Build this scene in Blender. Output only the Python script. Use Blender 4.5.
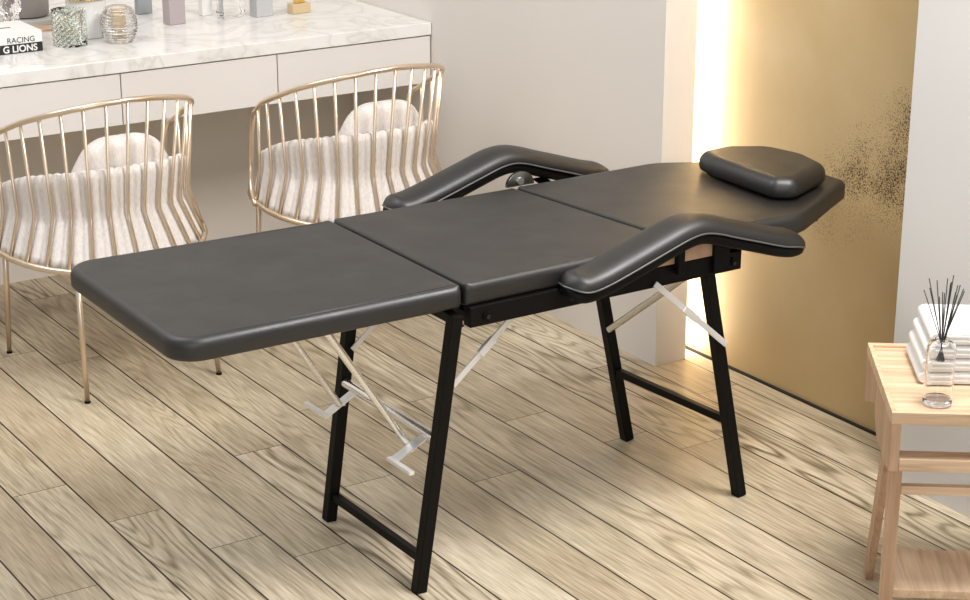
import bpy, bmesh, math, random
from mathutils import Vector, Matrix
random.seed(7)
scene = bpy.context.scene
for o in list(bpy.data.objects): bpy.data.objects.remove(o)
PI = math.pi
COL = scene.collection

# ---------------------------------------------------------------- camera
F_PX = 1890.0
pitch = math.atan(647 / F_PX); yaw = math.radians(33.27)
sy, cy = math.sin(yaw), math.cos(yaw)
fh = Vector((sy, cy, 0)); RV = Vector((cy, -sy, 0))
FW = math.cos(pitch) * fh - math.sin(pitch) * Vector((0, 0, 1)); UP = RV.cross(FW)
cam = bpy.data.cameras.new('camera'); camo = bpy.data.objects.new('camera', cam); COL.objects.link(camo)
M = Matrix((RV, UP, -FW)).transposed().to_4x4(); M.translation = Vector((0, 0, 2.08))
camo.matrix_world = M
cam.sensor_fit = 'HORIZONTAL'; cam.sensor_width = 36; cam.lens = F_PX / 970 * 36
cam.clip_start = .05; cam.clip_end = 60
scene.camera = camo

# ---------------------------------------------------------------- view, world, lights
scene.view_settings.view_transform = 'Standard'; scene.view_settings.look = 'None'
scene.view_settings.gamma = 1; scene.view_settings.use_curve_mapping = False
scene.view_settings.exposure = 0.0
w = bpy.data.worlds.new('world'); scene.world = w; w.use_nodes = True
bg = w.node_tree.nodes['Background']; bg.inputs[0].default_value = (.97, .98, 1.0, 1); bg.inputs[1].default_value = .48

def area(name, loc, target, size, power, color=(1, .975, .945), sy_=None):
    l = bpy.data.lights.new(name, 'AREA'); l.energy = power; l.color = color; l.size = size
    if sy_: l.shape = 'RECTANGLE'; l.size_y = sy_
    o = bpy.data.objects.new(name, l); COL.objects.link(o); o.location = loc
    o.rotation_euler = (Vector(target) - Vector(loc)).to_track_quat('-Z', 'Y').to_euler()
    return o
area('ceiling_light', (3.0, 2.3, 3.3), (2.6, 4.0, 0), 1.0, 112)
area('ceiling_light', (.9, 5.1, 3.5), (2.0, 4.4, 0.2), 1.8, 52)
area('fill_light', (-.3, -.4, 2.5), (2.3, 5.0, .5), 2.2, 52, (.97, .985, 1))  # soft fill added behind the camera to brighten the space under the counter

# ---------------------------------------------------------------- node helpers
def mat(name):
    m = bpy.data.materials.new(name); m.use_nodes = True
    return m, m.node_tree.nodes, m.node_tree.links, m.node_tree.nodes['Principled BSDF']
def setp(b, color=None, rough=None, metal=None, spec=None, **kw):
    if color is not None: b.inputs['Base Color'].default_value = (*color, 1)
    if rough is not None: b.inputs['Roughness'].default_value = rough
    if metal is not None: b.inputs['Metallic'].default_value = metal
    if spec is not None: b.inputs['Specular IOR Level'].default_value = spec
    for k, v in kw.items(): b.inputs[k].default_value = v
def node(N, t, **kw):
    n = N.new(t)
    for k, v in kw.items(): setattr(n, k, v)
    return n
def math_n(N, L, op, a, b=None, c=None):
    n = N.new('ShaderNodeMath'); n.operation = op
    for i, v in enumerate((a, b, c)):
        if v is None: continue
        if isinstance(v, (int, float)): n.inputs[i].default_value = v
        else: L.new(v, n.inputs[i])
    return n.outputs[0]
def ramp(N, L, fac, stops, interp='LINEAR'):
    r = N.new('ShaderNodeValToRGB'); r.color_ramp.interpolation = interp
    e = r.color_ramp.elements
    while len(e) > 1: e.remove(e[-1])
    e[0].position = stops[0][0]; e[0].color = (*stops[0][1], 1) if len(stops[0][1]) == 3 else stops[0][1]
    for p, c in stops[1:]:
        x = e.new(p); x.color = (*c, 1)
    if fac is not None: L.new(fac, r.inputs[0])
    return r.outputs[0]
def simple(name, color, rough=.5, metal=0, var=.04, scale=8, bump=0, bscale=60, spec=.5):
    m, N, L, b = mat(name)
    setp(b, color, rough, metal, spec)
    tc = node(N, 'ShaderNodeTexCoord'); nz = node(N, 'ShaderNodeTexNoise'); nz.inputs['Scale'].default_value = scale
    L.new(tc.outputs['Object'], nz.inputs['Vector'])
    c = color
    cr = ramp(N, L, nz.outputs['Fac'], [(.3, tuple(max(0, x * (1 - var)) for x in c)), (.7, tuple(min(1, x * (1 + var)) for x in c))])
    L.new(cr, b.inputs['Base Color'])
    if bump:
        n2 = node(N, 'ShaderNodeTexNoise'); n2.inputs['Scale'].default_value = bscale; n2.inputs['Detail'].default_value = 6
        L.new(tc.outputs['Object'], n2.inputs['Vector'])
        bp = node(N, 'ShaderNodeBump'); bp.inputs['Strength'].default_value = bump; bp.inputs['Distance'].default_value = .002
        L.new(n2.outputs['Fac'], bp.inputs['Height']); L.new(bp.outputs[0], b.inputs['Normal'])
    return m

# floor: oak-look planks, .1505 wide along Y, 1.57 long, joints repeating every 8 rows
def floor_material():
    m, N, L, b = mat('floor_planks')
    geo = node(N, 'ShaderNodeNewGeometry'); sep = node(N, 'ShaderNodeSeparateXYZ'); L.new(geo.outputs['Position'], sep.inputs[0])
    X, Y = sep.outputs[0], sep.outputs[1]
    W, LEN = .1505, 1.57
    u = math_n(N, L, 'DIVIDE', math_n(N, L, 'SUBTRACT', X, 1.2815 - 16 * W), W)   # col index offset by 16
    col = math_n(N, L, 'FLOOR', u); fu = math_n(N, L, 'FRACT', u)
    ph = math_n(N, L, 'FRACT', math_n(N, L, 'DIVIDE', math_n(N, L, 'ADD', col, .5), 8))
    offs = [3.848, 4.428, 4.151, 3.873, 3.72, 4.353, 4.011, 4.543]
    stops = [(i / 8, ((o - 3.0) / 2.0,) * 3) for i, o in enumerate(offs)]
    off = ramp(N, L, ph, stops, 'CONSTANT')
    v = math_n(N, L, 'DIVIDE', math_n(N, L, 'SUBTRACT', math_n(N, L, 'ADD', Y, 9 * LEN), math_n(N, L, 'MULTIPLY_ADD', off, 2.0, 3.0)), LEN)
    row = math_n(N, L, 'FLOOR', v); fv = math_n(N, L, 'FRACT', v)
    # joint masks
    du = math_n(N, L, 'MULTIPLY', math_n(N, L, 'MINIMUM', fu, math_n(N, L, 'SUBTRACT', 1, fu)), W)
    dv = math_n(N, L, 'MULTIPLY', math_n(N, L, 'MINIMUM', fv, math_n(N, L, 'SUBTRACT', 1, fv)), LEN)
    ju = math_n(N, L, 'LESS_THAN', du, .0025); jv = math_n(N, L, 'LESS_THAN', dv, .0015)
    joint = math_n(N, L, 'MAXIMUM', ju, math_n(N, L, 'MULTIPLY', jv, .8))
    idv = node(N, 'ShaderNodeCombineXYZ'); L.new(col, idv.inputs[0]); L.new(row, idv.inputs[1])
    wn = node(N, 'ShaderNodeTexWhiteNoise'); L.new(idv.outputs[0], wn.inputs['Vector'])
    wsep = node(N, 'ShaderNodeSeparateColor'); L.new(wn.outputs['Color'], wsep.inputs[0])
    r1, r2, r3 = wsep.outputs[0], wsep.outputs[1], wsep.outputs[2]
    # cathedral grain: contour lines of a smooth field stretched along the plank
    cmb = node(N, 'ShaderNodeCombineXYZ')
    L.new(math_n(N, L, 'MULTIPLY', X, 6.0), cmb.inputs[0]); L.new(math_n(N, L, 'MULTIPLY', Y, .75), cmb.inputs[1]); L.new(math_n(N, L, 'MULTIPLY', r1, 60), cmb.inputs[2])
    n1 = node(N, 'ShaderNodeTexNoise'); n1.inputs['Scale'].default_value = 1.0; n1.inputs['Detail'].default_value = 2.2; n1.inputs['Roughness'].default_value = .45
    L.new(cmb.outputs[0], n1.inputs['Vector'])
    rings = math_n(N, L, 'SINE', math_n(N, L, 'MULTIPLY', n1.outputs['Fac'], math_n(N, L, 'MULTIPLY_ADD', r2, 70, 70)))
    rings = math_n(N, L, 'POWER', math_n(N, L, 'MULTIPLY_ADD', rings, .5, .5), 2.6)
    # fine pores
    c2 = node(N, 'ShaderNodeCombineXYZ')
    L.new(math_n(N, L, 'MULTIPLY', X, 170), c2.inputs[0]); L.new(math_n(N, L, 'MULTIPLY', Y, 9), c2.inputs[1]); L.new(math_n(N, L, 'MULTIPLY', r1, 90), c2.inputs[2])
    n2 = node(N, 'ShaderNodeTexNoise'); n2.inputs['Scale'].default_value = 1; n2.inputs['Detail'].default_value = 3
    L.new(c2.outputs[0], n2.inputs['Vector'])
    # broad stain
    c3 = node(N, 'ShaderNodeCombineXYZ')
    L.new(math_n(N, L, 'MULTIPLY', X, 9), c3.inputs[0]); L.new(math_n(N, L, 'MULTIPLY', Y, 3), c3.inputs[1]); L.new(math_n(N, L, 'MULTIPLY', r3, 40), c3.inputs[2])
    n3 = node(N, 'ShaderNodeTexNoise'); n3.inputs['Scale'].default_value = 1; n3.inputs['Detail'].default_value = 2
    L.new(c3.outputs[0], n3.inputs['Vector'])
    base = ramp(N, L, r3, [(0, (.49, .40, .275)), (.35, (.56, .475, .34)), (.7, (.62, .53, .39)), (1, (.53, .445, .315))])
    mx = node(N, 'ShaderNodeMix', data_type='RGBA'); mx.blend_type = 'MULTIPLY'; mx.inputs[0].default_value = 1
    L.new(base, mx.inputs[6])
    str_ = math_n(N, L, 'MULTIPLY_ADD', math_n(N, L, 'MULTIPLY', math_n(N, L, 'MULTIPLY', r1, r1), n3.outputs['Fac']), 1.0, .08)
    k = math_n(N, L, 'SUBTRACT', 1.02, math_n(N, L, 'MULTIPLY', rings, str_))
    k = math_n(N, L, 'SUBTRACT', k, math_n(N, L, 'MULTIPLY', math_n(N, L, 'SUBTRACT', .6, n2.outputs['Fac']), 1.15))
    k = math_n(N, L, 'ADD', k, math_n(N, L, 'MULTIPLY', math_n(N, L, 'SUBTRACT', n3.outputs['Fac'], .5), .45))
    k = math_n(N, L, 'ADD', k, .08)
    kk = node(N, 'ShaderNodeCombineColor')
    L.new(k, kk.inputs[0]); L.new(math_n(N, L, 'POWER', k, 1.08), kk.inputs[1]); L.new(math_n(N, L, 'POWER', k, 1.25), kk.inputs[2])
    L.new(kk.outputs[0], mx.inputs[7])
    mj = node(N, 'ShaderNodeMix', data_type='RGBA'); L.new(joint, mj.inputs[0]); L.new(mx.outputs[2], mj.inputs[6]); mj.inputs[7].default_value = (.018, .010, .005, 1)
    L.new(mj.outputs[2], b.inputs['Base Color'])
    setp(b, rough=.42, spec=.35)
    bp = node(N, 'ShaderNodeBump'); bp.inputs['Strength'].default_value = .25; bp.inputs['Distance'].default_value = .002
    L.new(math_n(N, L, 'SUBTRACT', math_n(N, L, 'MULTIPLY', n2.outputs['Fac'], .4), joint), bp.inputs['Height']); L.new(bp.outputs[0], b.inputs['Normal'])
    return m

def gold_material():
    m, N, L, b = mat('gold_panel')
    geo = node(N, 'ShaderNodeNewGeometry'); sep = node(N, 'ShaderNodeSeparateXYZ'); L.new(geo.outputs['Position'], sep.inputs[0])
    n1 = node(N, 'ShaderNodeTexNoise'); n1.inputs['Scale'].default_value = 3.2; n1.inputs['Detail'].default_value = 5; L.new(geo.outputs['Position'], n1.inputs['Vector'])
    n2 = node(N, 'ShaderNodeTexNoise'); n2.inputs['Scale'].default_value = 230; n2.inputs['Detail'].default_value = 5; L.new(geo.outputs['Position'], n2.inputs['Vector'])
    base = ramp(N, L, n1.outputs['Fac'], [(.3, (.52, .37, .18)), (.55, (.56, .41, .21)), (.75, (.60, .455, .26))])
    # tarnished speckled cloud high on the panel, and a fainter band above it
    def blob(y0, z0, ry, rz, tilt):
        dy = math_n(N, L, 'SUBTRACT', sep.outputs[1], y0); dz = math_n(N, L, 'SUBTRACT', sep.outputs[2], z0)
        dz = math_n(N, L, 'SUBTRACT', dz, math_n(N, L, 'MULTIPLY', dy, tilt))
        a = math_n(N, L, 'POWER', math_n(N, L, 'ABSOLUTE', math_n(N, L, 'DIVIDE', dy, ry)), 2); c = math_n(N, L, 'POWER', math_n(N, L, 'ABSOLUTE', math_n(N, L, 'DIVIDE', dz, rz)), 2)
        return math_n(N, L, 'MAXIMUM', math_n(N, L, 'SUBTRACT', 1, math_n(N, L, 'ADD', a, c)), 0)
    bl = math_n(N, L, 'ADD', blob(3.34, .89, .70, .30, -.6), math_n(N, L, 'MULTIPLY', blob(3.55, 1.33, .45, .05, -.5), .35))
    nn = node(N, 'ShaderNodeTexNoise'); nn.inputs['Scale'].default_value = 9; nn.inputs['Detail'].default_value = 3; L.new(geo.outputs['Position'], nn.inputs['Vector'])
    bl = math_n(N, L, 'MULTIPLY', bl, math_n(N, L, 'MULTIPLY_ADD', nn.outputs['Fac'], 1.6, .1))
    thr = math_n(N, L, 'SUBTRACT', .74, math_n(N, L, 'MULTIPLY', bl, .36))
    sp = math_n(N, L, 'MULTIPLY', math_n(N, L, 'SUBTRACT', n2.outputs['Fac'], thr), 5); sp.node.use_clamp = True
    mx = node(N, 'ShaderNodeMix', data_type='RGBA'); L.new(sp, mx.inputs[0]); L.new(base, mx.inputs[6]); mx.inputs[7].default_value = (.05, .028, .008, 1)
    L.new(mx.outputs[2], b.inputs['Base Color'])
    setp(b, rough=.5, metal=.12, spec=.4)
    bp = node(N, 'ShaderNodeBump'); bp.inputs['Strength'].default_value = .3; bp.inputs['Distance'].default_value = .002
    L.new(n2.outputs['Fac'], bp.inputs['Height']); L.new(bp.outputs[0], b.inputs['Normal'])
    return m

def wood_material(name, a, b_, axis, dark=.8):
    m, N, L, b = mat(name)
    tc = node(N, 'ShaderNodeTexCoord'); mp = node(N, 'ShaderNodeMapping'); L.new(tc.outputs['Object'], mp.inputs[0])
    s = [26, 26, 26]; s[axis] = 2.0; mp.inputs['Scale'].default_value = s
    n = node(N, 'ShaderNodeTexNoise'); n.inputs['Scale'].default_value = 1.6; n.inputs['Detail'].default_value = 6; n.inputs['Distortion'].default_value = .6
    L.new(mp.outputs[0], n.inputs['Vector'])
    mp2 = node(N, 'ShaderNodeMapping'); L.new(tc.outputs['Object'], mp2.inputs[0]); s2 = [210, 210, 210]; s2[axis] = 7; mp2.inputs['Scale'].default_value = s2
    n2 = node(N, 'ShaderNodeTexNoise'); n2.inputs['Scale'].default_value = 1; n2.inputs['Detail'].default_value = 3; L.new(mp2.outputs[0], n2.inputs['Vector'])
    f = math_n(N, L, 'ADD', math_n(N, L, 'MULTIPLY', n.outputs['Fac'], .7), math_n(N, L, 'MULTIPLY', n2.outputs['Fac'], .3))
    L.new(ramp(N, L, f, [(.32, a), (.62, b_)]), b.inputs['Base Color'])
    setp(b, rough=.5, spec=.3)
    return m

def marble_material():
    m, N, L, b = mat('marble_top')
    tc = node(N, 'ShaderNodeTexCoord'); n = node(N, 'ShaderNodeTexNoise'); n.inputs['Scale'].default_value = 3.5; n.inputs['Detail'].default_value = 8; n.inputs['Distortion'].default_value = 1.6
    L.new(tc.outputs['Object'], n.inputs['Vector'])
    d = math_n(N, L, 'ABSOLUTE', math_n(N, L, 'SUBTRACT', n.outputs['Fac'], .52))
    L.new(ramp(N, L, d, [(0, (.66, .64, .61)), (.03, (.76, .74, .71)), (.09, (.81, .795, .77))]), b.inputs['Base Color'])
    setp(b, rough=.18)
    return m

def leather_material():
    m, N, L, b = mat('black_leather')
    setp(b, (.0068, .006, .0055), .42, 0, .78)
    tc = node(N, 'ShaderNodeTexCoord'); v = node(N, 'ShaderNodeTexVoronoi'); v.inputs['Scale'].default_value = 420
    n = node(N, 'ShaderNodeTexNoise'); n.inputs['Scale'].default_value = 9; n.inputs['Detail'].default_value = 3
    L.new(tc.outputs['Object'], v.inputs['Vector']); L.new(tc.outputs['Object'], n.inputs['Vector'])
    h = math_n(N, L, 'ADD', math_n(N, L, 'MULTIPLY', v.outputs['Distance'], .35), math_n(N, L, 'MULTIPLY', n.outputs['Fac'], 1.2))
    bp = node(N, 'ShaderNodeBump'); bp.inputs['Strength'].default_value = .18; bp.inputs['Distance'].default_value = .003
    L.new(h, bp.inputs['Height']); L.new(bp.outputs[0], b.inputs['Normal'])
    L.new(ramp(N, L, n.outputs['Fac'], [(.3, (.42,) * 3), (.7, (.50,) * 3)]), b.inputs['Roughness'])
    return m

def fur_material():
    m, N, L, b = mat('cream_fur')
    setp(b, (.72, .67, .63), .9, 0, .1)
    b.inputs['Sheen Weight'].default_value = .4
    tc = node(N, 'ShaderNodeTexCoord'); n = node(N, 'ShaderNodeTexNoise'); n.inputs['Scale'].default_value = 180; n.inputs['Detail'].default_value = 4
    mp = node(N, 'ShaderNodeMapping'); mp.inputs['Scale'].default_value = (1, 1, .3); L.new(tc.outputs['Object'], mp.inputs[0]); L.new(mp.outputs[0], n.inputs['Vector'])
    bp = node(N, 'ShaderNodeBump'); bp.inputs['Strength'].default_value = .5; bp.inputs['Distance'].default_value = .004
    L.new(n.outputs['Fac'], bp.inputs['Height']); L.new(bp.outputs[0], b.inputs['Normal'])
    L.new(ramp(N, L, n.outputs['Fac'], [(.3, (.66, .61, .575)), (.7, (.78, .73, .69))]), b.inputs['Base Color'])
    return m

def glass_material(name, color=(1, 1, 1), rough=0.0, ior=1.45):
    m, N, L, b = mat(name)
    setp(b, color, rough); b.inputs['Transmission Weight'].default_value = 1; b.inputs['IOR'].default_value = ior
    return m

FLOOR = floor_material(); GOLDW = gold_material()
WALL = simple('white_wall_paint', (.74, .695, .645), .75, var=.02, scale=2, bump=.04, bscale=200)
WALLR = simple('grey_wall_paint', (.70, .685, .665), .75, var=.02, scale=2, bump=.04, bscale=200)
PANEL = simple('taupe_panel', (.70, .645, .585), .6, var=.02, scale=3)
CAB = simple('cabinet_paint', (.74, .70, .665), .45, var=.015, scale=3)
MARB = marble_material(); LEA = leather_material(); FUR = fur_material()
PIPE = simple('leather_piping', (.10, .10, .10), .3, var=.05)
BLK = simple('black_metal', (.004, .0035, .003), .5, .0, var=.1, spec=.15)
CHR = simple('chrome', (.88, .86, .83), .2, .85, var=.02)
STEEL = simple('white_zinc_steel', (.86, .85, .84), .35, .45, var=.03)
BRASS = simple('champagne_gold_metal', (.74, .605, .46), .28, .85, var=.03, scale=20)
PLY = simple('tan_plywood', (.55, .36, .23), .6, var=.1, scale=30)
WOODX = wood_material('oak_along_x', (.47, .31, .19), (.72, .53, .36), 0)
WOODY = wood_material('oak_along_y', (.47, .31, .19), (.72, .53, .36), 1)
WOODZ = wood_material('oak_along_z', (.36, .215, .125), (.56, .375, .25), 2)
TOWEL = simple('white_towel', (.83, .82, .80), .95, var=.03, scale=60, bump=.6, bscale=500, spec=.1)
GLASS = glass_material('clear_glass'); LIQ = glass_material('diffuser_liquid', (.92, .93, .95), 0, 1.33)
GGLASS = glass_material('green_cut_glass', (.93, .965, .92), .03)
REED = simple('dark_reed', (.04, .04, .045), .7, var=.2, scale=50)
PAPER = simple('white_book_cover', (.80, .79, .77), .5, var=.02)
INK = simple('black_ink', (.01, .01, .01), .5, var=.02)
WHT = simple('white_ceramic', (.80, .79, .77), .25, var=.02)
GOLDM = simple('polished_gold', (.85, .55, .16), .2, 1, var=.15, scale=40)
GREY = simple('grey_stoneware', (.22, .20, .185), .55, var=.06)
LGREY = simple('light_grey_stone', (.55, .53, .5), .5, var=.05)
MAUVE = simple('mauve_box', (.42, .36, .37), .5, var=.02)
SLATE = simple('slate_box', (.30, .32, .34), .5, var=.02)
DBOLT = simple('dark_bolt', (.05, .05, .05), .25, .9)
BLACKGAP = simple('dark_joint', (.02, .012, .006), .8, var=.05)
CREAM = simple('cream_leather_seat', (.78, .73, .68), .6, var=.03)

# ---------------------------------------------------------------- mesh helpers
def link(name, bm, m, parent=None, smooth=False, loc=None):
    bmesh.ops.recalc_face_normals(bm, faces=bm.faces)
    me = bpy.data.meshes.new(name); bm.to_mesh(me); bm.free(); me.materials.append(m)
    if smooth:
        for p in me.polygons: p.use_smooth = True
        if smooth != 'all':
            try: me.set_sharp_from_angle(angle=math.radians(38))
            except Exception: pass
    o = bpy.data.objects.new(name, me); COL.objects.link(o)
    if parent: o.parent = parent
    return o
def setprops(o, label, cat=None, group=None):
    o['label'] = label
    if cat: o['category'] = cat
    if group: o['group'] = group
    return o
def thing(name, label, cat, loc=(0, 0, 0), rz=0, group=None):
    o = bpy.data.objects.new(name, None); COL.objects.link(o); o.location = loc; o.rotation_euler = (0, 0, rz)
    o.empty_display_size = .05
    return setprops(o, label, cat, group)
def struct(name, bm, m, smooth=False):
    o = link(name, bm, m, smooth=smooth); o['kind'] = 'structure'; return o
def BM(): return bmesh.new()
def box(bm, x0, x1, y0, y1, z0, z1, bev=0, seg=2):
    vs = [bm.verts.new((x, y, z)) for z in (z0, z1) for x, y in ((x0, y0), (x1, y0), (x1, y1), (x0, y1))]
    fs = [bm.faces.new([vs[i] for i in f]) for f in ((3, 2, 1, 0), (4, 5, 6, 7), (0, 1, 5, 4), (1, 2, 6, 5), (2, 3, 7, 6), (3, 0, 4, 7))]
    if bev:
        es = list({e for f in fs for e in f.edges})
        bmesh.ops.bevel(bm, geom=es, offset=bev, segments=seg, affect='EDGES', profile=.5)
    return bm
def prism(bm, pts, d, bev=0):
    """closed polygon pts (3D) extruded by vector d"""
    d = Vector(d); a = [bm.verts.new(p) for p in pts]; b = [bm.verts.new(Vector(p) + d) for p in pts]
    fs = [bm.faces.new(a), bm.faces.new(b[::-1])]
    n = len(a)
    for i in range(n): fs.append(bm.faces.new((a[i], a[(i + 1) % n], b[(i + 1) % n], b[i])))
    if bev:
        es = list({e for f in fs for e in f.edges})
        bmesh.ops.bevel(bm, geom=es, offset=bev, segments=2, affect='EDGES', profile=.5)
    return bm
def loft(bm, rings, closed=True, cap=True):
    R = [[bm.verts.new(p) for p in r] for r in rings]
    n = len(R[0])
    for a, b in zip(R, R[1:]):
        for i in range(n if closed else n - 1):
            j = (i + 1) % n; bm.faces.new((a[i], a[j], b[j], b[i]))
    if cap:
        bm.faces.new(R[0][::-1]); bm.faces.new(R[-1])
    return R
def tube(bm, pts, r, seg=10, closed=False):
    P = [Vector(p) for p in pts]; n = len(P)
    T = []
    for i in range(n):
        if closed: t = P[(i + 1) % n] - P[i - 1]
        else: t = P[min(i + 1, n - 1)] - P[max(i - 1, 0)]
        T.append(t.normalized())
    up = Vector((0, 0, 1)) if abs(T[0].z) < .9 else Vector((1, 0, 0))
    u = T[0].cross(up).normalized(); rings = []
    for i in range(n):
        u = (u - T[i] * u.dot(T[i])).normalized(); v = T[i].cross(u)
        rr = r[i] if isinstance(r, (list, tuple)) else r
        rings.append([P[i] + rr * (math.cos(2 * PI * k / seg) * u + math.sin(2 * PI * k / seg) * v) for k in range(seg)])
    if closed:
        R = loft(bm, rings, True, False)
        a, b = R[-1], R[0]
        # match start offset
        best = min(range(seg), key=lambda s: (a[0].co - b[s].co).length)
        for k in range(seg): bm.faces.new((a[k], a[(k + 1) % seg], b[(best + k + 1) % seg], b[(best + k) % seg]))
    else: loft(bm, rings)
    return bm
def sqbar(bm, p, q, w, d, wdir=(0, 1, 0), bev=.0025):
    """rectangular bar from p to q; w measured along wdir, d across"""
    p, q = Vector(p), Vector(q); t = (q - p).normalized(); wd = Vector(wdir); wd = (wd - t * wd.dot(t)).normalized(); dd = t.cross(wd)
    pts = [p + wd * w / 2 * a + dd * d / 2 * b for a, b in ((-1, -1), (1, -1), (1, 1), (-1, 1))]
    return prism(bm, pts, q - p, bev)
def lathe(bm, prof, c=(0, 0, 0), seg=32, capb=True, capt=True):
    rings = [[(c[0] + r * math.cos(2 * PI * k / seg), c[1] + r * math.sin(2 * PI * k / seg), c[2] + z) for k in range(seg)] for r, z in prof]
    R = [[bm.verts.new(p) for p in r] for r in rings]
    for a, b in zip(R, R[1:]):
        for i in range(seg): bm.faces.new((a[i], a[(i + 1) % seg], b[(i + 1) % seg], b[i]))
    if capb: bm.faces.new(R[0][::-1])
    if capt: bm.faces.new(R[-1])
    return bm
def smooth_path(pts, n=6, closed=False):
    P = [Vector(p) for p in pts]; out = []; m = len(P)
    rng = range(m if closed else m - 1)
    for i in rng:
        p0 = P[(i - 1) % m] if closed or i > 0 else P[i] * 2 - P[i + 1]; p1 = P[i]; p2 = P[(i + 1) % m]
        p3 = P[(i + 2) % m] if closed or i + 2 < m else P[i + 1] * 2 - P[i]
        for k in range(n):
            t = k / n
            out.append(.5 * ((2 * p1) + (-p0 + p2) * t + (2 * p0 - 5 * p1 + 4 * p2 - p3) * t * t + (-p0 + 3 * p1 - 3 * p2 + p3) * t ** 3))
    if not closed: out.append(P[-1])
    return out
def round_poly(pts, radii, seg=8):
    """2D polygon with rounded corners (counter-clockwise)"""
    out = []; n = len(pts)
    for i in range(n):
        p = Vector(pts[i]).to_2d(); a = (Vector(pts[i - 1]).to_2d() - p); b = (Vector(pts[(i + 1) % n]).to_2d() - p)
        r = radii[i] if isinstance(radii, (list, tuple)) else radii
        la, lb = a.length, b.length; a.normalize(); b.normalize()
        ang = a.angle(b); d = min(r / math.tan(ang / 2), la * .48, lb * .48); r = d * math.tan(ang / 2)
        c = p + (a + b).normalized() * (r / math.sin(ang / 2))
        s = p + a * d - c; e = p + b * d - c
        a0 = math.atan2(s.y, s.x); a1 = math.atan2(e.y, e.x); da = (a1 - a0 + PI) % (2 * PI) - PI
        for k in range(seg + 1):
            t = a0 + da * k / seg; out.append(Vector((c.x + r * math.cos(t), c.y + r * math.sin(t))))
    return out
def inset(poly, d, soft=()):
    n = len(poly); out = []
    for i in range(n):
        a = (poly[i] - poly[i - 1]); b = (poly[(i + 1) % n] - poly[i])
        na = Vector((-a.y, a.x)); nb = Vector((-b.y, b.x))
        if na.length > 0: na.normalize()
        if nb.length > 0: nb.normalize()
        m = na + nb; m.normalize()
        f = 1
        for (ax, ay, bx, by) in soft:      # edges that butt against the next pad stay squarer
            e = Vector((bx - ax, by - ay)).normalized(); q = poly[i] - Vector((ax, ay))
            f = min(f, .3 + .7 * min(1, abs(e.x * q.y - e.y * q.x) / .022))
        out.append(poly[i] + m * d * f)
    return out
def pad(poly, z0, z1, rt=.022, rb=.012, crown=0, soft=()):
    """upholstered slab: rounded top and bottom edges, slightly crowned"""
    bm = BM(); rings = []
    for k in range(5):
        t = k / 4 * PI / 2; rings.append((rb * (1 - math.sin(t)), z0 + rb * (1 - math.cos(t))))
    for k in range(8):
        t = k / 7 * PI / 2; rings.append((rt * (1 - math.cos(t)), z1 - rt + rt * math.sin(t)))
    R = [[(p.x, p.y, z) for p in inset(poly, d, soft)] for d, z in rings]
    xs = [p.x for p in poly]; ys = [p.y for p in poly]; c = Vector(((min(xs) + max(xs)) / 2, (min(ys) + max(ys)) / 2))
    last = inset(poly, rt, soft)
    for s, h in ((.985, .15), (.95, .4), (.9, .7), (.8, .95), (.79, 1)) if crown else ((.985, 0), (.97, 0)):
        R.append([(c.x + (p.x - c.x) * s, c.y + (p.y - c.y) * s, z1 + crown * h) for p in last])
    loft(bm, R)
    return bm

# ---------------------------------------------------------------- structure
CEIL = 2.9
struct('floor', box(BM(), -2.2, 3.63, -.6, 6.86, -.05, 0), FLOOR)
struct('wall_alcove', box(BM(), 3.612, 3.80, 3.0, 4.75, 0, CEIL), GOLDW)
struct('wall_right', box(BM(), 3.427, 3.611, -.6, 3.282, 0, CEIL), WALLR)
struct('wall_pillar', box(BM(), 3.427, 3.545, 4.267, 6.86, 0, CEIL), WALL)
struct('wall_back', box(BM(), -2.2, 3.426, 6.82, 6.95, 0, CEIL), WALL)
struct('trim_1', box(BM(), 3.603, 3.611, 3.283, 4.75, 0, .007), BLACKGAP)

# hidden light strip behind the free edge of the pillar wall
me_, N_, L_, b_ = mat('led_emitter'); setp(b_, (1, .9, .7)); b_.inputs['Emission Color'].default_value = (1, .935, .80, 1); b_.inputs['Emission Strength'].default_value = 75
led = thing('light_strip', 'warm glowing light strip hidden behind the white pillar edge, lighting the gold panel', 'light', (3.552, 4.32, 0))
link('channel', box(BM(), -.006, -.001, -.012, .012, .02, CEIL - .02), STEEL, led)
link('diffuser', box(BM(), -.001, .006, -.009, .009, .02, CEIL - .02, .001), me_, led)

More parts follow.
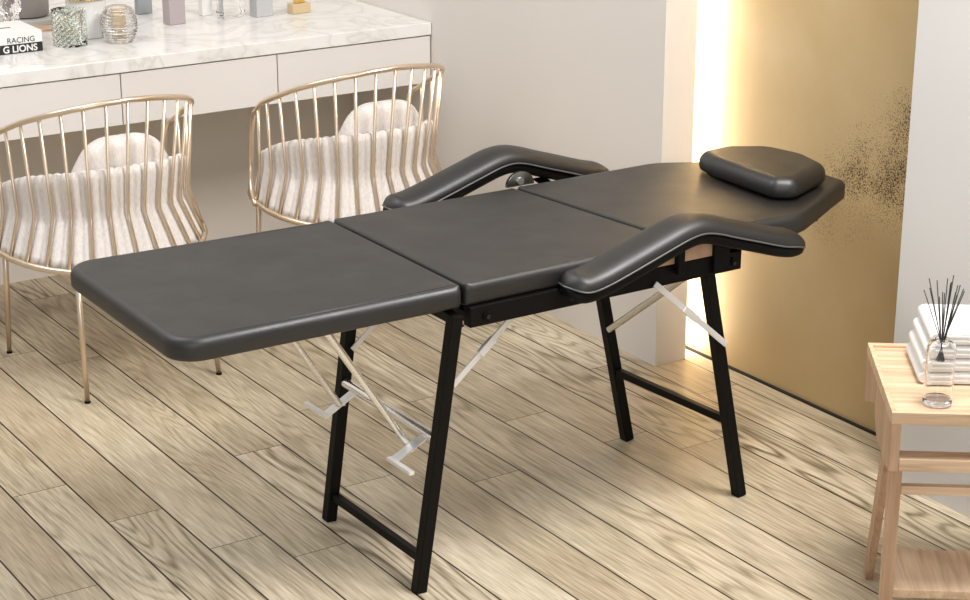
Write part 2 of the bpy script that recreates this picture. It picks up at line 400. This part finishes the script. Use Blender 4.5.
# ---------------------------------------------------------------- vanity counter
CZ = .865
link_ = link('countertop', box(BM(), -.9, 3.425, 5.56, 6.815, CZ - .043, CZ, .002), MARB)
setprops(link_, 'long white marble countertop running along the back wall behind the wire chairs', 'countertop')
bp = link('back_panel', box(BM(), -.9, 3.425, 6.14, 6.17, 0, .652), PANEL)
setprops(bp, 'taupe panel closing the space under the counter, reaching the floor', 'panel')
seams = [-.9, -.0, .604, 1.158, 1.713, 2.269, 2.825, 3.424]
dl = ['drawer unit under the counter, farthest left, out of sight', 'drawer unit under the counter, left of the frame edge', 'drawer unit under the counter, beside the left frame edge', 'second', 'pale drawer unit under the counter at the left edge, above the left wire chair back rail', 'pale drawer unit under the counter between the two wire chairs', 'pale drawer unit under the counter behind the right wire chair, ending at the pillar wall', '']
for i in range(4, 7):
    x0, x1 = seams[i] if i > 4 else -.9 + 1.9, seams[i + 1]
    t = thing('drawer_unit', ['pale drawer unit under the counter above the left wire chair, touching the left frame edge', 'pale drawer unit under the counter between the two wire chairs', 'pale drawer unit under the counter behind the right wire chair, ending at the pillar wall'][i - 4], 'drawer', (x0, 5.565, .652), 0, 'drawer units under the counter')
    wd = x1 - x0
    link('body', box(BM(), .001, wd - .001, .02, .574, 0, .1685, .001), CAB, t)
    link('drawer_front', box(BM(), .0018, wd - .0018, 0, .019, .001, .1655, .0012), CAB, t)

# things on the counter ---------------------------------------------------
def book(name, label, x1, y0, wx, dy, z0, h, m, rz, spine, text=None, tsize=.02, tm=None):
    t = thing(name, label, 'book', (x1, y0, z0), rz)
    bm = BM(); box(bm, -wx, 0, 0, dy, 0, .003, .0006); box(bm, -wx, 0, 0, dy, h - .003, h, .0006); box(bm, -wx, 0, 0, .003, .003, h - .003)
    link('cover', bm, m, t)
    link('page_block', box(BM(), -wx + .004, -.004, .0032, dy - .004, .0032, h - .0032), PAPER, t)
    return t
def text_mesh(name, s, size, m, parent, loc, rot, align='RIGHT', depth=.0004, bold=0.0):
    cu = bpy.data.curves.new(name, 'FONT'); cu.body = s; cu.size = size; cu.align_x = align; cu.extrude = depth; cu.offset = bold
    o = bpy.data.objects.new(name + '_curve', cu); COL.objects.link(o)
    dg = bpy.context.evaluated_depsgraph_get(); me = bpy.data.meshes.new_from_object(o.evaluated_get(dg))
    bpy.data.objects.remove(o); me.materials.clear(); me.materials.append(m)
    q = bpy.data.objects.new(name, me); COL.objects.link(q); q.parent = parent; q.location = loc; q.rotation_euler = rot
    return q
b1 = book('book', 'black-spined book reading LIONS, lower of the stacked pair at the counter left edge', 2.118, 5.83, .30, .205, CZ, .03, INK, 0, True)
text_mesh('title', 'G LIONS', .030, PAPER, b1, (-.018, -.0006, .005), (PI / 2, 0, 0), bold=.0006)
b2 = book('book', 'white book reading RACING, upper of the stacked pair at the counter left edge', 2.118, 5.83, .30, .205, CZ + .0305, .037, PAPER, 0, True)
text_mesh('title', 'RACING', .025, INK, b2, (-.024, -.0006, .004), (PI / 2, 0, 0))
link('cover_print', box(BM(), -.13, -.07, .09, .10, .0372, .0376), INK, b2)

# cut glass tumbler
t = thing('candle_glass', 'green-tinted cut-glass candle tumbler with a diamond pattern beside the books', 'candle', (2.228, 5.872, CZ + .0005))
bm = BM(); rows, segs = 15, 30; R = []
for i in range(rows):
    z = .118 * i / (rows - 1); rr = .053 * (1 - .25 * max(0, (z / .118 - .93)) / .07 * .1)
    R.append([((rr + (.0035 if (k + i) % 2 else -.0025)) * math.cos(2 * PI * k / segs), (rr + (.0035 if (k + i) % 2 else -.0025)) * math.sin(2 * PI * k / segs), z) for k in range(segs)])
R.append([(.047 * math.cos(2 * PI * k / segs), .047 * math.sin(2 * PI * k / segs), .116) for k in range(segs)])
R.append([(.045 * math.cos(2 * PI * k / segs), .045 * math.sin(2 * PI * k / segs), .012) for k in range(segs)])
loft(bm, R)
link('glass', bm, GGLASS, t)

# white canister with gold rim
t = thing('canister', 'white ceramic canister with a banded gold rim behind the cut-glass tumbler', 'jar', (2.335, 5.985, CZ + .0005))
link('body', lathe(BM(), [(.062, 0), (.066, .004), (.067, .128)], seg=40), WHT, t, True)
link('rim', lathe(BM(), [(.067, .1285), (.078, .130), (.080, .138), (.078, .144)], seg=40), GOLDM, t, True)
link('band', lathe(BM(), [(.076, .1445), (.077, .152)], seg=40), WHT, t, True)
link('lid', lathe(BM(), [(.078, .1525), (.080, .158), (.079, .18), (.06, .195), (.01, .198)], seg=40), GOLDM, t, True)

# ribbed glass globe
t = thing('ribbed_glass', 'round horizontally ribbed clear glass candle holder right of the gold-rimmed canister', 'candle holder', (2.385, 5.835, CZ + .0005))
prof = []
for k in range(66):
    z = .118 * k / 65; r = .036 + .024 * math.sin(PI * min(1, z / .118 * .98 + .02)) ** .6 + .0022 * math.sin(z / .118 * 2 * PI * 12)
    prof.append((r, z))
prof += [(prof[-1][0] - .004, .117), (.054, .06), (.034, .012)]
link('glass', lathe(BM(), prof, seg=40), GLASS, t, True)
link('gold_insert', lathe(BM(), [(.022, .0125), (.024, .05), (.026, .10)], seg=24), simple('warm_wax', (.75, .58, .36), .5), t, True)

# planter on tray
t = thing('planter', 'dark grey round stoneware planter standing on a pale round tray at the top left', 'planter', (2.26, 6.36, CZ + .0185))
link('pot', lathe(BM(), [(.066, 0), (.078, .006), (.084, .19), (.076, .19), (.072, .02)], seg=40), GREY, t, True)
o = link('tray', lathe(BM(), [(.10, 0), (.105, .004), (.105, .017), (.10, .018)], (2.26, 6.34, CZ), seg=48), LGREY, None, True)
setprops(o, 'pale grey round stone tray under the dark planter', 'tray')
o = link('wooden_board', box(BM(), -.11, .11, -.035, .035, 0, .008, .002), WOODX); o.location = (2.27, 6.17, CZ); o.rotation_euler = (0, 0, -.3)
setprops(o, 'small pale wooden board lying on the counter behind the books', 'board')
o = thing('glass_vase', 'clear faceted glass vase behind the books at the very left edge', 'vase', (2.10, 6.06, CZ + .0005))
bm = BM(); R = []
for i in range(10):
    z = .15 * i / 9; rr = .03 + .006 * math.sin(i * 1.1)
    R.append([((rr + (.003 if (k + i) % 2 else 0)) * math.cos(2 * PI * k / 14), (rr + (.003 if (k + i) % 2 else 0)) * math.sin(2 * PI * k / 14), z) for k in range(14)])
loft(bm, R); link('glass', bm, GLASS, o)

# perfume bottles and boxes along the counter
def carton(name, label, cat, x, y, wx, wy, h, m, rz=0.0, cap=None):
    t = thing(name, label, cat, (x, y, CZ + .0005), rz)
    link('body', box(BM(), -wx / 2, wx / 2, -wy / 2, wy / 2, 0, h, .002), m, t)
    if cap: link('cap', box(BM(), -wx / 4, wx / 4, -wy / 4, wy / 4, h + .0003, h + .035, .002), cap, t)
    else: link('lid', box(BM(), -wx / 2 - .0006, wx / 2 + .0006, -wy / 2 - .0006, wy / 2 + .0006, h * .82, h * .82 + .002), m, t)
    return t
carton('perfume_bottle', 'slate grey square bottle with a pale cap, first of the row along the counter', 'bottle', 2.66, 6.27, .055, .03, .10, SLATE, .1, WHT)
carton('gift_box', 'tall mauve carton standing nearest the counter front in the row', 'box', 2.67, 6.03, .062, .05, .14, MAUVE, .1)
carton('perfume_bottle', 'small pale bottle just right of the mauve carton', 'bottle', 2.83, 6.12, .04, .03, .07, WHT, .1, GOLDM)
t = carton('perfume_bottle', 'wide clear glass perfume bottle with ridged base in the counter row', 'bottle', 2.885, 6.03, .085, .045, .09, GLASS, .1, CHR)
link('ridge', box(BM(), -.045, .045, -.025, .025, .018, .024, .001), GLASS, t)
carton('gift_box', 'grey carton right of the wide clear perfume bottle', 'box', 2.99, 6.0, .066, .05, .13, simple('grey_carton', (.50, .50, .50), .5), .1)
carton('perfume_bottle', 'gold-bottomed clear perfume bottle, last of the row along the counter', 'bottle', 3.13, 5.98, .075, .04, .035, simple('amber_perfume', (.62, .48, .28), .15), .1, GOLDM)

# ---------------------------------------------------------------- wire chairs
def interp(tab, x):
    x = max(tab[0][0], min(tab[-1][0], x))
    for (a, va), (b, vb) in zip(tab, tab[1:]):
        if x <= b:
            t = (x - a) / (b - a); return va + (vb - va) * t
ZT = [(0, .893), (15, .888), (30, .875), (45, .857), (60, .832), (75, .800), (90, .766), (100, .735), (108, .70), (114, .65), (117, .58), (116, .50), (112, .452)]
ztop = lambda a: interp(ZT[:9], abs(a))
RT, RW, RB, ZW, ZB = .300, .262, .328, .548, .436
zring = lambda a: .398 + .042 * min(1, abs(((a + 180) % 360) - 180) / 100) ** 1.6
rw = lambda a: .250 + .046 * min(1.15, (abs(a) / 90) ** 2)
def pol(r, a, z): a = math.radians(a); return Vector((r * math.sin(a), -r * math.cos(a), z))
def make_chair(label, loc, rz):
    t = thing('wire_chair', label, 'chair', loc, rz, 'gold wire chairs at the counter')
    # frame: top rail that drops at both arms into the seat ring
    half = []
    for a in range(0, 105, 6): half.append(pol(RT, a, ztop(a)))
    half += [pol(RT + .002, 107, .712), pol(RT + .008, 112, .66), pol(RT + .012, 114, .59), pol(RT + .016, 113, .52), pol(RT + .02, 106, .465), pol(RB, 95, zring(95))]
    left = [Vector((-p.x, p.y, p.z)) for p in half]
    rail = left[::-1][:-1] + half
    bm = BM(); tube(bm, smooth_path(rail, 3), .0088, 10); link('back_rail', bm, BRASS, t, 'all')
    ring = [pol(RB - .01 * math.sin(math.radians(a)) ** 2, a, zring(a)) for a in range(0, 360, 9)]
    bm = BM(); tube(bm, ring, .0095, 10, True); link('seat_ring', bm, BRASS, t, 'all')
    for i in range(-8, 9):
        a = i * 12.2
        if abs(a) > 102: continue
        zt = ztop(a); zw = ZW
        p = [pol(RT, a, zt), pol(rw(a), a, zw), pol(RB - .01 * math.sin(math.radians(a)) ** 2, a, zring(a))]
        bm = BM(); m1 = p[1] + (p[0] - p[1]) * .04; m2 = p[1] + (p[2] - p[1]) * .06
        tube(bm, [p[0], m1, m2, p[2]], .0054, 8); link('spoke', bm, BRASS, t, 'all')
    for (fx, fy) in ((-.212, .27), (.255, .27), (-.167, -.26), (.257, -.26)):
        n = Vector((fx, fy)).normalized() * (RB - .005); zl = zring(math.degrees(math.atan2(fx, -fy)))
        bm = BM(); tube(bm, [(fx, fy, .004), (n.x, n.y, zl)], [.0075, .0098], 10)
        lg = link('leg', bm, BRASS, t, 'all')
        link('foot_cap', lathe(BM(), [(.009, 0), (.009, .006), (.007, .008)], (fx, fy, 0), 12), BLK, lg)
    # seat
    bm = BM(); lathe(bm, [(.20, ZB - .04), (.255, ZB - .03), (.268, ZB - .01), (.262, ZB + .015), (.23, ZB + .03), (.10, ZB + .035), (.01, ZB + .035)], seg=48)
    link('seat', bm, CREAM, t, 'all')
    return t
def make_throw(label, chair):
    bm = BM(); o_, i_ = [], []
    nz = 12; ntot = 280
    def rad(z):
        W = rw(a)
        if z > ZW: return W + (RT - W) * (z - ZW) / (ztop(a) - ZW)
        return W + (RB - W) * (ZW - z) / (ZW - zr)
    cols = []
    for k in range(ntot + 1):
        a = -106 + 212 * k / ntot
        zt = interp([(0, .682), (30, .677), (50, .668), (70, .652), (85, .63), (98, .60), (106, .585)], abs(a)) 
        zr = zring(a); zb = zr + .006
        rib = abs(math.sin(PI * (a / 12.2 * 2) )) ** .55
        zt += .006 * rib
        c = []
        for j in range(nz + 1):
            z = zb + (zt - zb) * j / nz
            r = rad(z) - .009 - .011 * (1 - rib)
            if j == nz: r -= .006
            c.append(pol(r, a, z))
        c.append(pol(rad(zt) - .035, a, zt + .001))
        c.append(pol(rad(zt) - .042, a, zt - .01))
        for j in (6, 0):
            z = zb + .002 + (zt - .012 - zb) * j / nz
            c.append(pol(rad(z) - .038, a, z))
        cols.append(c)
    loft(bm, cols, closed=True)
    bmesh.ops.transform(bm, matrix=Matrix.Translation(chair.location) @ Matrix.Rotation(chair.rotation_euler.z, 4, 'Z'), verts=bm.verts)
    o = link('fur_throw', bm, FUR, None, 'all')
    setprops(o, label, 'throw', 'ribbed fur throws lining the wire chairs')
def make_cushion(label, chair):
    prof = []
    pl = round_poly([(-.16, 0), (.16, 0), (.16, .18), (.10, .292), (-.10, .292), (-.16, .18)], [.03, .03, .09, .11, .11, .09], 8)
    bm = BM(); R = []
    for y, s in ((-.04, .55), (-.036, .84), (-.022, .96), (0, 1), (.022, .96), (.036, .84), (.04, .55)):
        R.append([((p.x) * s, y, .14 + (p.y - .14) * s) for p in pl])
    loft(bm, R)
    M_ = Matrix.Translation(chair.location) @ Matrix.Rotation(chair.rotation_euler.z, 4, 'Z') @ Matrix.Translation((.022, -.145, ZB + .040)) @ Matrix.Rotation(math.radians(8), 4, 'X')
    bmesh.ops.transform(bm, matrix=M_, verts=bm.verts)
    o = link('cushion', bm, FUR, None, 'all')
    setprops(o, label, 'cushion', 'round-topped cushions in the wire chairs')
ch1 = make_chair('gold wire tub chair at the left frame edge, nearer the foot end of the bed', (2.015, 5.20, 0), 0)
ch2 = make_chair('gold wire tub chair behind the middle of the bed, right of its twin', (2.865, 5.16, 0), 0)
make_throw('ribbed cream fur throw lining the left wire chair', ch1)
make_throw('ribbed cream fur throw lining the right wire chair behind the armrest', ch2)
make_cushion('round-topped cream cushion standing in the left wire chair', ch1)
make_cushion('round-topped cream cushion standing in the right wire chair', ch2)

# ---------------------------------------------------------------- tattoo bed
YN, YF = 3.40, 3.86
bed = thing('tattoo_bed', 'black padded folding tattoo chair laid flat on black metal legs, centre of the room', 'tattoo chair', (2.5, 3.63, 0))
def P(name, bm, m, smooth=False, parent=None, label=None):
    o = link(name, bm, m, None, smooth)
    if parent is None:
        o.data.transform(Matrix.Translation(-bed.location)); o.parent = bed
    else:
        o.data.transform(Matrix.Translation(-bed.location)); o.parent = parent
    if label: o['label'] = label
    return o
leg_poly = round_poly([(1.470, 3.400), (2.1705, 3.392), (2.1745, 4.03), (1.478, 4.06)], [.07, .022, .022, .07], 10)
P('leg_rest', pad(leg_poly, .682, .734, .021, .012, 0, ((2.168, 3.392, 2.172, 4.03),)), LEA, 'all')
seat_poly = round_poly([(2.176, 3.395), (2.789, 3.400), (2.726, 4.022), (2.179, 4.03)], [.02, .02, .02, .02], 6)
P('seat', pad(seat_poly, .682, .735, .018, .010, 0, ((2.180, 3.395, 2.183, 4.03), (2.785, 3.400, 2.722, 4.022))), LEA, 'all')
back_poly = round_poly([(2.795, 3.400), (3.20, 3.405), (3.33, 3.478), (3.42, 3.53), (3.52, 3.585), (3.525, 3.86), (3.42, 3.90), (3.33, 3.955), (3.20, 4.025), (2.732, 4.026)], [.02, .16, .2, .12, .03, .03, .12, .2, .16, .02], 9)
P('backrest', pad(back_poly, .682, .736, .018, .010, 0, ((2.795, 3.400, 2.732, 4.026),)), LEA, 'all')
# plywood boards and mounting block
P('base_board', box(BM(), 1.53, 2.15, 3.46, 3.98, .670, .6815), BLK)
P('base_board', box(BM(), 2.20, 2.76, 3.46, 3.98, .670, .6815), BLK)
P('base_board', box(BM(), 2.80, 3.34, 3.50, 3.93, .670, .6815), BLK)
P('mounting_block', box(BM(), 2.69, 2.90, 3.386, 3.3945, .683, .733, .001), PLY, label='tan board behind the near armrest bracket')
# head pillow
pl = round_poly([(3.205, 3.535), (3.255, 3.495), (3.440, 3.575), (3.470, 3.70), (3.445, 3.82), (3.345, 3.885), (3.235, 3.88), (3.215, 3.80)], [.036, .042, .06, .1, .08, .06, .042, .1], 8)
P('head_pillow', pad(pl, .7405, .797, .032, .018, 0), LEA, 'all')
# frame
for y, nm in ((YN, ''), (YF, '')):
    rl = P('side_rail', box(BM(), 2.182, 2.982, y - .0145, y + .0145, .633, .6815, .002), BLK)
    for x in (2.225, 2.952):
        s = -1 if y == YN else 1
        bm = BM(); tube(bm, [(x, y + s * .0145, .655), (x, y + s * .0195, .655)], .0105, 12); 
        b1_ = P('washer', bm, BLK, parent=rl)
        bm = BM(); tube(bm, [(x, y + s * .0195, .655), (x, y + s * .0245, .655)], .006, 6); P('bolt', bm, DBOLT, parent=rl)
P('cross_bar', box(BM(), 2.19, 2.22, YN + .015, YF - .015, .636, .664, .002), BLK)
P('cross_bar', box(BM(), 2.95, 2.98, YN + .015, YF - .015, .636, .664, .002), BLK)
def leg(foot, top, y, side):
    sq = P('leg', sqbar(BM(), (foot, y, .0), (top, y, .668 if side < 0 else .633), .029, .029), BLK)
    return sq
leg(2.047, 2.152, YN + .003, -1); leg(2.058, 2.152, YF - .003, -1)
leg(3.026, 2.888, YN + .003, 1); leg(3.006, 2.866, YF - .003, 1)
P('leg_crossbar', sqbar(BM(), (2.074, YN + .018, .067), (2.070, YF - .018, .067), .020, .020, (0, 0, 1)), BLK)
P('leg_crossbar', sqbar(BM(), (2.984, YN + .018, .216), (2.958, YF - .018, .216), .020, .020, (0, 0, 1)), BLK)
P('hinge_bar', box(BM(), 2.140, 2.166, YN + .02, YF - .02, .645, .668, .002), BLK)
# leg-rest support: chrome cross tube, two rods with bent plates
bm = BM(); tube(bm, [(2.108, YF - .018, .366), (2.108, YN + .018, .366)], .0125, 14); ct = P('cross_tube', bm, CHR, True)
for (y, p0, p1, fl0, fl1) in ((3.79, (2.105, .362), (2.022, .318), 3.775, 3.885), (3.475, (2.112, .352), (2.028, .312), 3.385, 3.490)):
    d = Vector((p1[0] - p0[0], 0, p1[1] - p0[1]))
    pts = [(p0[0], y - .015, p0[1]), (p0[0], y + .015, p0[1]), (p1[0], y + .015, p1[1]), (p1[0], y - .015, p1[1])]
    br = P('plate', prism(BM(), pts, (0, 0, .003)), STEEL)
    P('flange', box(BM(), p1[0] - .012, p1[0] + .001, fl0, fl1, p1[1] - .003, p1[1] + .006, .001), STEEL, parent=br)
    bm = BM(); tube(bm, [(p0[0] - .035, y, p0[1] - .028), (p0[0] - .035, y, p0[1] - .019)], .007, 6); P('nut', bm, CHR, parent=br)
for (y, a, b) in ((3.50, (2.087, .322), (1.862, .6695)), (3.78, (2.053, .343), (1.850, .6695))):
    bm = BM(); tube(bm, [(a[0], y, a[1]), (b[0], y, b[1])], .0088, 14); P('support_rod', bm, CHR, True)
# folding braces (flat zinc bars with a joint sleeve)
def brace(a, b, jt, y, wy=.004):
    bm = BM(); sqbar(bm, (a[0], y, a[1]), (b[0], y, b[1]), wy, .015, (0, 1, 0), .0008); br = P('folding_brace', bm, STEEL)
    va, vb = Vector((a[0], 0, a[1])), Vector((b[0], 0, b[1])); j0 = va.lerp(vb, jt[0]); j1 = va.lerp(vb, jt[1])
    bm = BM(); sqbar(bm, (j0.x, y, j0.z), (j1.x, y, j1.z), wy + .007, .019, (0, 1, 0), .001)
    P('joint_sleeve', bm, STEEL, parent=br)
brace((2.345, .640), (2.160, .486), (.40, .60), YN + .026)
brace((2.345, .640), (2.125, .453), (.42, .60), YF - .024)
brace((2.705, .646), (2.938, .444), (.40, .58), YN - .022)
brace((2.705, .646), (2.935, .438), (.40, .58), YF + .022)
# backrest support tube
bm = BM(); tube(bm, [(2.912, YF - .035, .355), (2.848, YN + .03, .628)], .0098, 14); sp_ = P('support_tube', bm, CHR, True)
bm = BM(); tube(bm, [(2.93, YF - .12, .435), (2.878, YN + .04, .632)], .0045, 10); P('support_tube', bm, CHR, True)

# armrests
PATH = [(2.425, .6965), (2.46, .689), (2.515, .697), (2.60, .722), (2.695, .752), (2.755, .770), (2.80, .775), (2.845, .766), (2.89, .751), (2.975, .724), (3.05, .700), (3.11, .685), (3.165, .668)]
def armrest(y0, dx, near):
    path = smooth_path([(x + dx, 0, z) for x, z in PATH], 4)
    n = len(path); Wd = .112; yc = y0 + Wd / 2
    L_tot = [0]
    for a, b in zip(path, path[1:]): L_tot.append(L_tot[-1] + (b - a).length)
    LT = L_tot[-1]
    def wfac(s, e0=.05, e1=.17):
        f = 1
        if s < e0: f = math.sqrt(max(0, 1 - (1 - s / e0) ** 2))
        if LT - s < e1: f = min(f, math.sqrt(max(0, 1 - (1 - (LT - s) / e1) ** 2)) )
        return max(f, .04)
    def frame(i):
        t = (path[min(i + 1, n - 1)] - path[max(i - 1, 0)]).normalized(); return t, Vector((-t.z, 0, t.x)) if t.x > 0 else Vector((t.z, 0, -t.x))
    def sect(i, top, bot, infl, k=18):
        s = L_tot[i]; f = wfac(s); t, nn = frame(i); out = []
        hf = min(1, f * 1.25) if f < .8 else 1
        for j in range(k + 1):
            a = PI * j / k
            out.append(path[i] + Vector((0, yc + (Wd / 2 + infl) * f * math.cos(a), 0)) + nn * (top * hf * math.sin(a) ** .75))
        for j in range(1, k):
            a = PI + PI * j / k
            cc = math.cos(a); ss = -math.sin(a)
            out.append(path[i] + Vector((0, yc + (Wd / 2 + infl) * f * cc, 0)) - nn * (bot * hf * min(1, ss * 2.2) ** .6))
        return out
    # denser ends
    cush = BM(); loft(cush, [sect(i, .036, .004, 0) for i in range(n)])
    arm = P('armrest', cush, LEA, 'all')
    base = BM(); loft(base, [[p + Vector((0, 0, -.0045)) for p in sect(i, .000, .026, -.006)] for i in range(n)])
    P('armrest_base', base, BLK, 'all', parent=arm)
    # piping along the seam all around
    ring = []
    for i in range(n): ring.append(path[i] + Vector((0, yc - (Wd / 2 + .0005) * wfac(L_tot[i]), -.001)))
    for i in range(n - 1, -1, -1): ring.append(path[i] + Vector((0, yc + (Wd / 2 + .0005) * wfac(L_tot[i]), -.001)))
    bm = BM(); tube(bm, ring, .0024, 6, True); P('piping', bm, PIPE, 'all', parent=arm)
    return arm
armrest(3.308, 0, True)
armrest(4.098, -.012, False)
# armrest brackets
bk = P('armrest_bracket', box(BM(), 2.885, 2.935, YN - .026, YN - .0155, .64, .725, .001), BLK)
bk = P('armrest_bracket', box(BM(), 2.765, 2.785, YN - .036, YN - .018, .66, .748, .002), BLK)
P('armrest_bracket', box(BM(), 2.875, 2.925, YF + .0155, YF + .026, .60, .665, .001), BLK)
P('armrest_bracket', sqbar(BM(), (2.90, YF + .024, .66), (2.90, 4.15, .705), .004, .04, (0, 0, 1), .0005), BLK)
bm = BM(); 
lathe_pts = []
for k in range(13):
    a = PI * k / 12; lathe_pts.append((2.790 + .045 * math.cos(a), 4.075, .716 + .040 * math.sin(a)))
prism(bm, lathe_pts, (0, .012, 0), .002)
hp = P('hinge_plate', bm, simple('dark_steel', (.22, .21, .20), .25, .9), True, label='dark steel half-round hinge under the far armrest')
bm = BM(); tube(bm, [(2.785, 4.066, .732), (2.785, 4.0748, .732)], .010, 12); P('bolt', bm, CHR, parent=hp)

# ---------------------------------------------------------------- side table (rotated frame: r to the right, t away)
tyaw = math.radians(37.3)
TB = Vector((.795 * .602 + .606 * 3.783, -.606 * .602 + .795 * 3.783, 0))   # near-left corner on the floor
table = thing('side_table', 'light oak side table with open box top standing by the right wall', 'table', TB, -tyaw)
TW, TD, TH = .47, .433, .55
def T(name, bm, m, sm=False, parent=None, label=None):
    o = link(name, bm, m, parent or table, sm)
    if label: o['label'] = label
    return o
top = BM(); box(top, 0, TW, 0, TD, TH - .028, TH - .006, .001)
for a in ((0, TW, 0, .012), (0, TW, TD - .016, TD), (0, .010, .012, TD - .016), (TW - .010, TW, .012, TD - .016)):
    box(top, a[0], a[1], a[2], a[3], TH - .006, TH, .0008)
T('tabletop', top, WOODX)
for x0 in (0, TW - .022):
    pts = [(x0, 0, .413), (x0, .193, .406), (x0, .236, .434), (x0, .264, .467), (x0, TD - .006, .405), (x0, TD, .409), (x0, TD, TH - .0285), (x0, 0, TH - .0285)]
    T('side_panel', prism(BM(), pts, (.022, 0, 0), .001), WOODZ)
T('box_rail', box(BM(), .0225, TW - .0225, 0, .05, .414, .442, .001), WOODX)
for s, x0 in ((0, .010), (1, TW - .032)):
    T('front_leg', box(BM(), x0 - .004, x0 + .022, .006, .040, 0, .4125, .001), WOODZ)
    pts = [(x0, .300, .0), (x0, .345, .0), (x0, .190, .4055), (x0, .135, .4065)]
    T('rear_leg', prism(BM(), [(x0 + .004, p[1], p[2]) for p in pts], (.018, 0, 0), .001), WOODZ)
T('rail', box(BM(), .0325, TW - .0325, .008, .026, .356, .376, .001), WOODX)
T('lower_shelf', box(BM(), .0325, TW - .0325, .012, .215, .105, .125, .001), WOODY)

# towels on the table
MT = Matrix.Translation(TB) @ Matrix.Rotation(-tyaw, 4, 'Z')
def towel(k, x0, z0, label):
    h = .0305; x1 = x0 + .30; y0, y1 = .185, .385
    prof = []      # folded slab, rounded fold to the left, three visible layers inside
    for j in range(9):
        a = PI / 2 + PI * j / 8; prof.append((x0 + h / 2 + h / 2 * math.cos(a), z0 + h / 2 + h / 2 * math.sin(a) * .98))
    bot = [(x1, z0 + .0005)]; topp = [(x1, z0 + h - .0005), (x0 + .12, z0 + h)]
    poly = prof + bot + topp
    bm = BM(); R = []
    for y, s in ((y0, .8), (y0 + .004, .95), (y0 + .012, 1), (y1 - .012, 1), (y1 - .004, .95), (y1, .8)):
        zc = z0 + h / 2
        R.append([(px + (1 - s) * .01, y, zc + (pz - zc) * s) for px, pz in poly])
    loft(bm, R)
    for j in (1, 2):
        zz = z0 + h * j / 3
        box(bm, x0 + .02, x1 - .01, y0 - .0022, y0 + .01, zz - .0035, zz + .0035, .002)
    bmesh.ops.transform(bm, matrix=MT, verts=bm.verts)
    o = link('folded_towel', bm, TOWEL, None, True); setprops(o, label, 'towel', 'white folded towels stacked on the side table')
for k, (x0, lab) in enumerate(((.080, 'white folded towel at the bottom of the stack on the side table'), (.084, 'white folded towel, second from the bottom of the stack on the side table'),
                               (.091, 'white folded towel, second from the top of the stack on the side table'), (.100, 'white folded towel on top of the stack on the side table'))):
    towel(k, x0, TH - .0055 + k * .0308, lab)

# reed diffuser
dpos = MT @ Vector((.105, .070, TH - .0055))
df = thing('reed_diffuser', 'clear glass reed diffuser bottle on the side table in front of the towels', 'diffuser', dpos, -tyaw)
outer = [(.026, 0), (.031, .004), (.0315, .012), (.0315, .126), (.029, .138), (.022, .144), (.0150, .146), (.0150, .151)]
inner = [(.0130, .151), (.0130, .146), (.020, .1415), (.0265, .136), (.029, .125), (.029, .016), (.0, .012)]
link('bottle', lathe(BM(), outer + inner[:-1], seg=40), GLASS, df, True)
for k in range(18):
    a = 2 * PI * k / 18 * 2.4; rr = .010 * random.uniform(.4, .9); ax = random.uniform(.018, .052); aa = a + random.uniform(-.3, .3)
    H_ = random.uniform(.245, .288)
    p0 = Vector((-rr * math.cos(a) * 1.2, -rr * math.sin(a) * 1.2, .10)); pm = Vector((rr * .8 * math.cos(aa), rr * .8 * math.sin(aa), .150)); p1 = Vector((ax * math.cos(aa), ax * .8 * math.sin(aa), H_))
    bm = BM(); tube(bm, [p0, pm, p1], .0011, 6); link('reed', bm, REED, df)
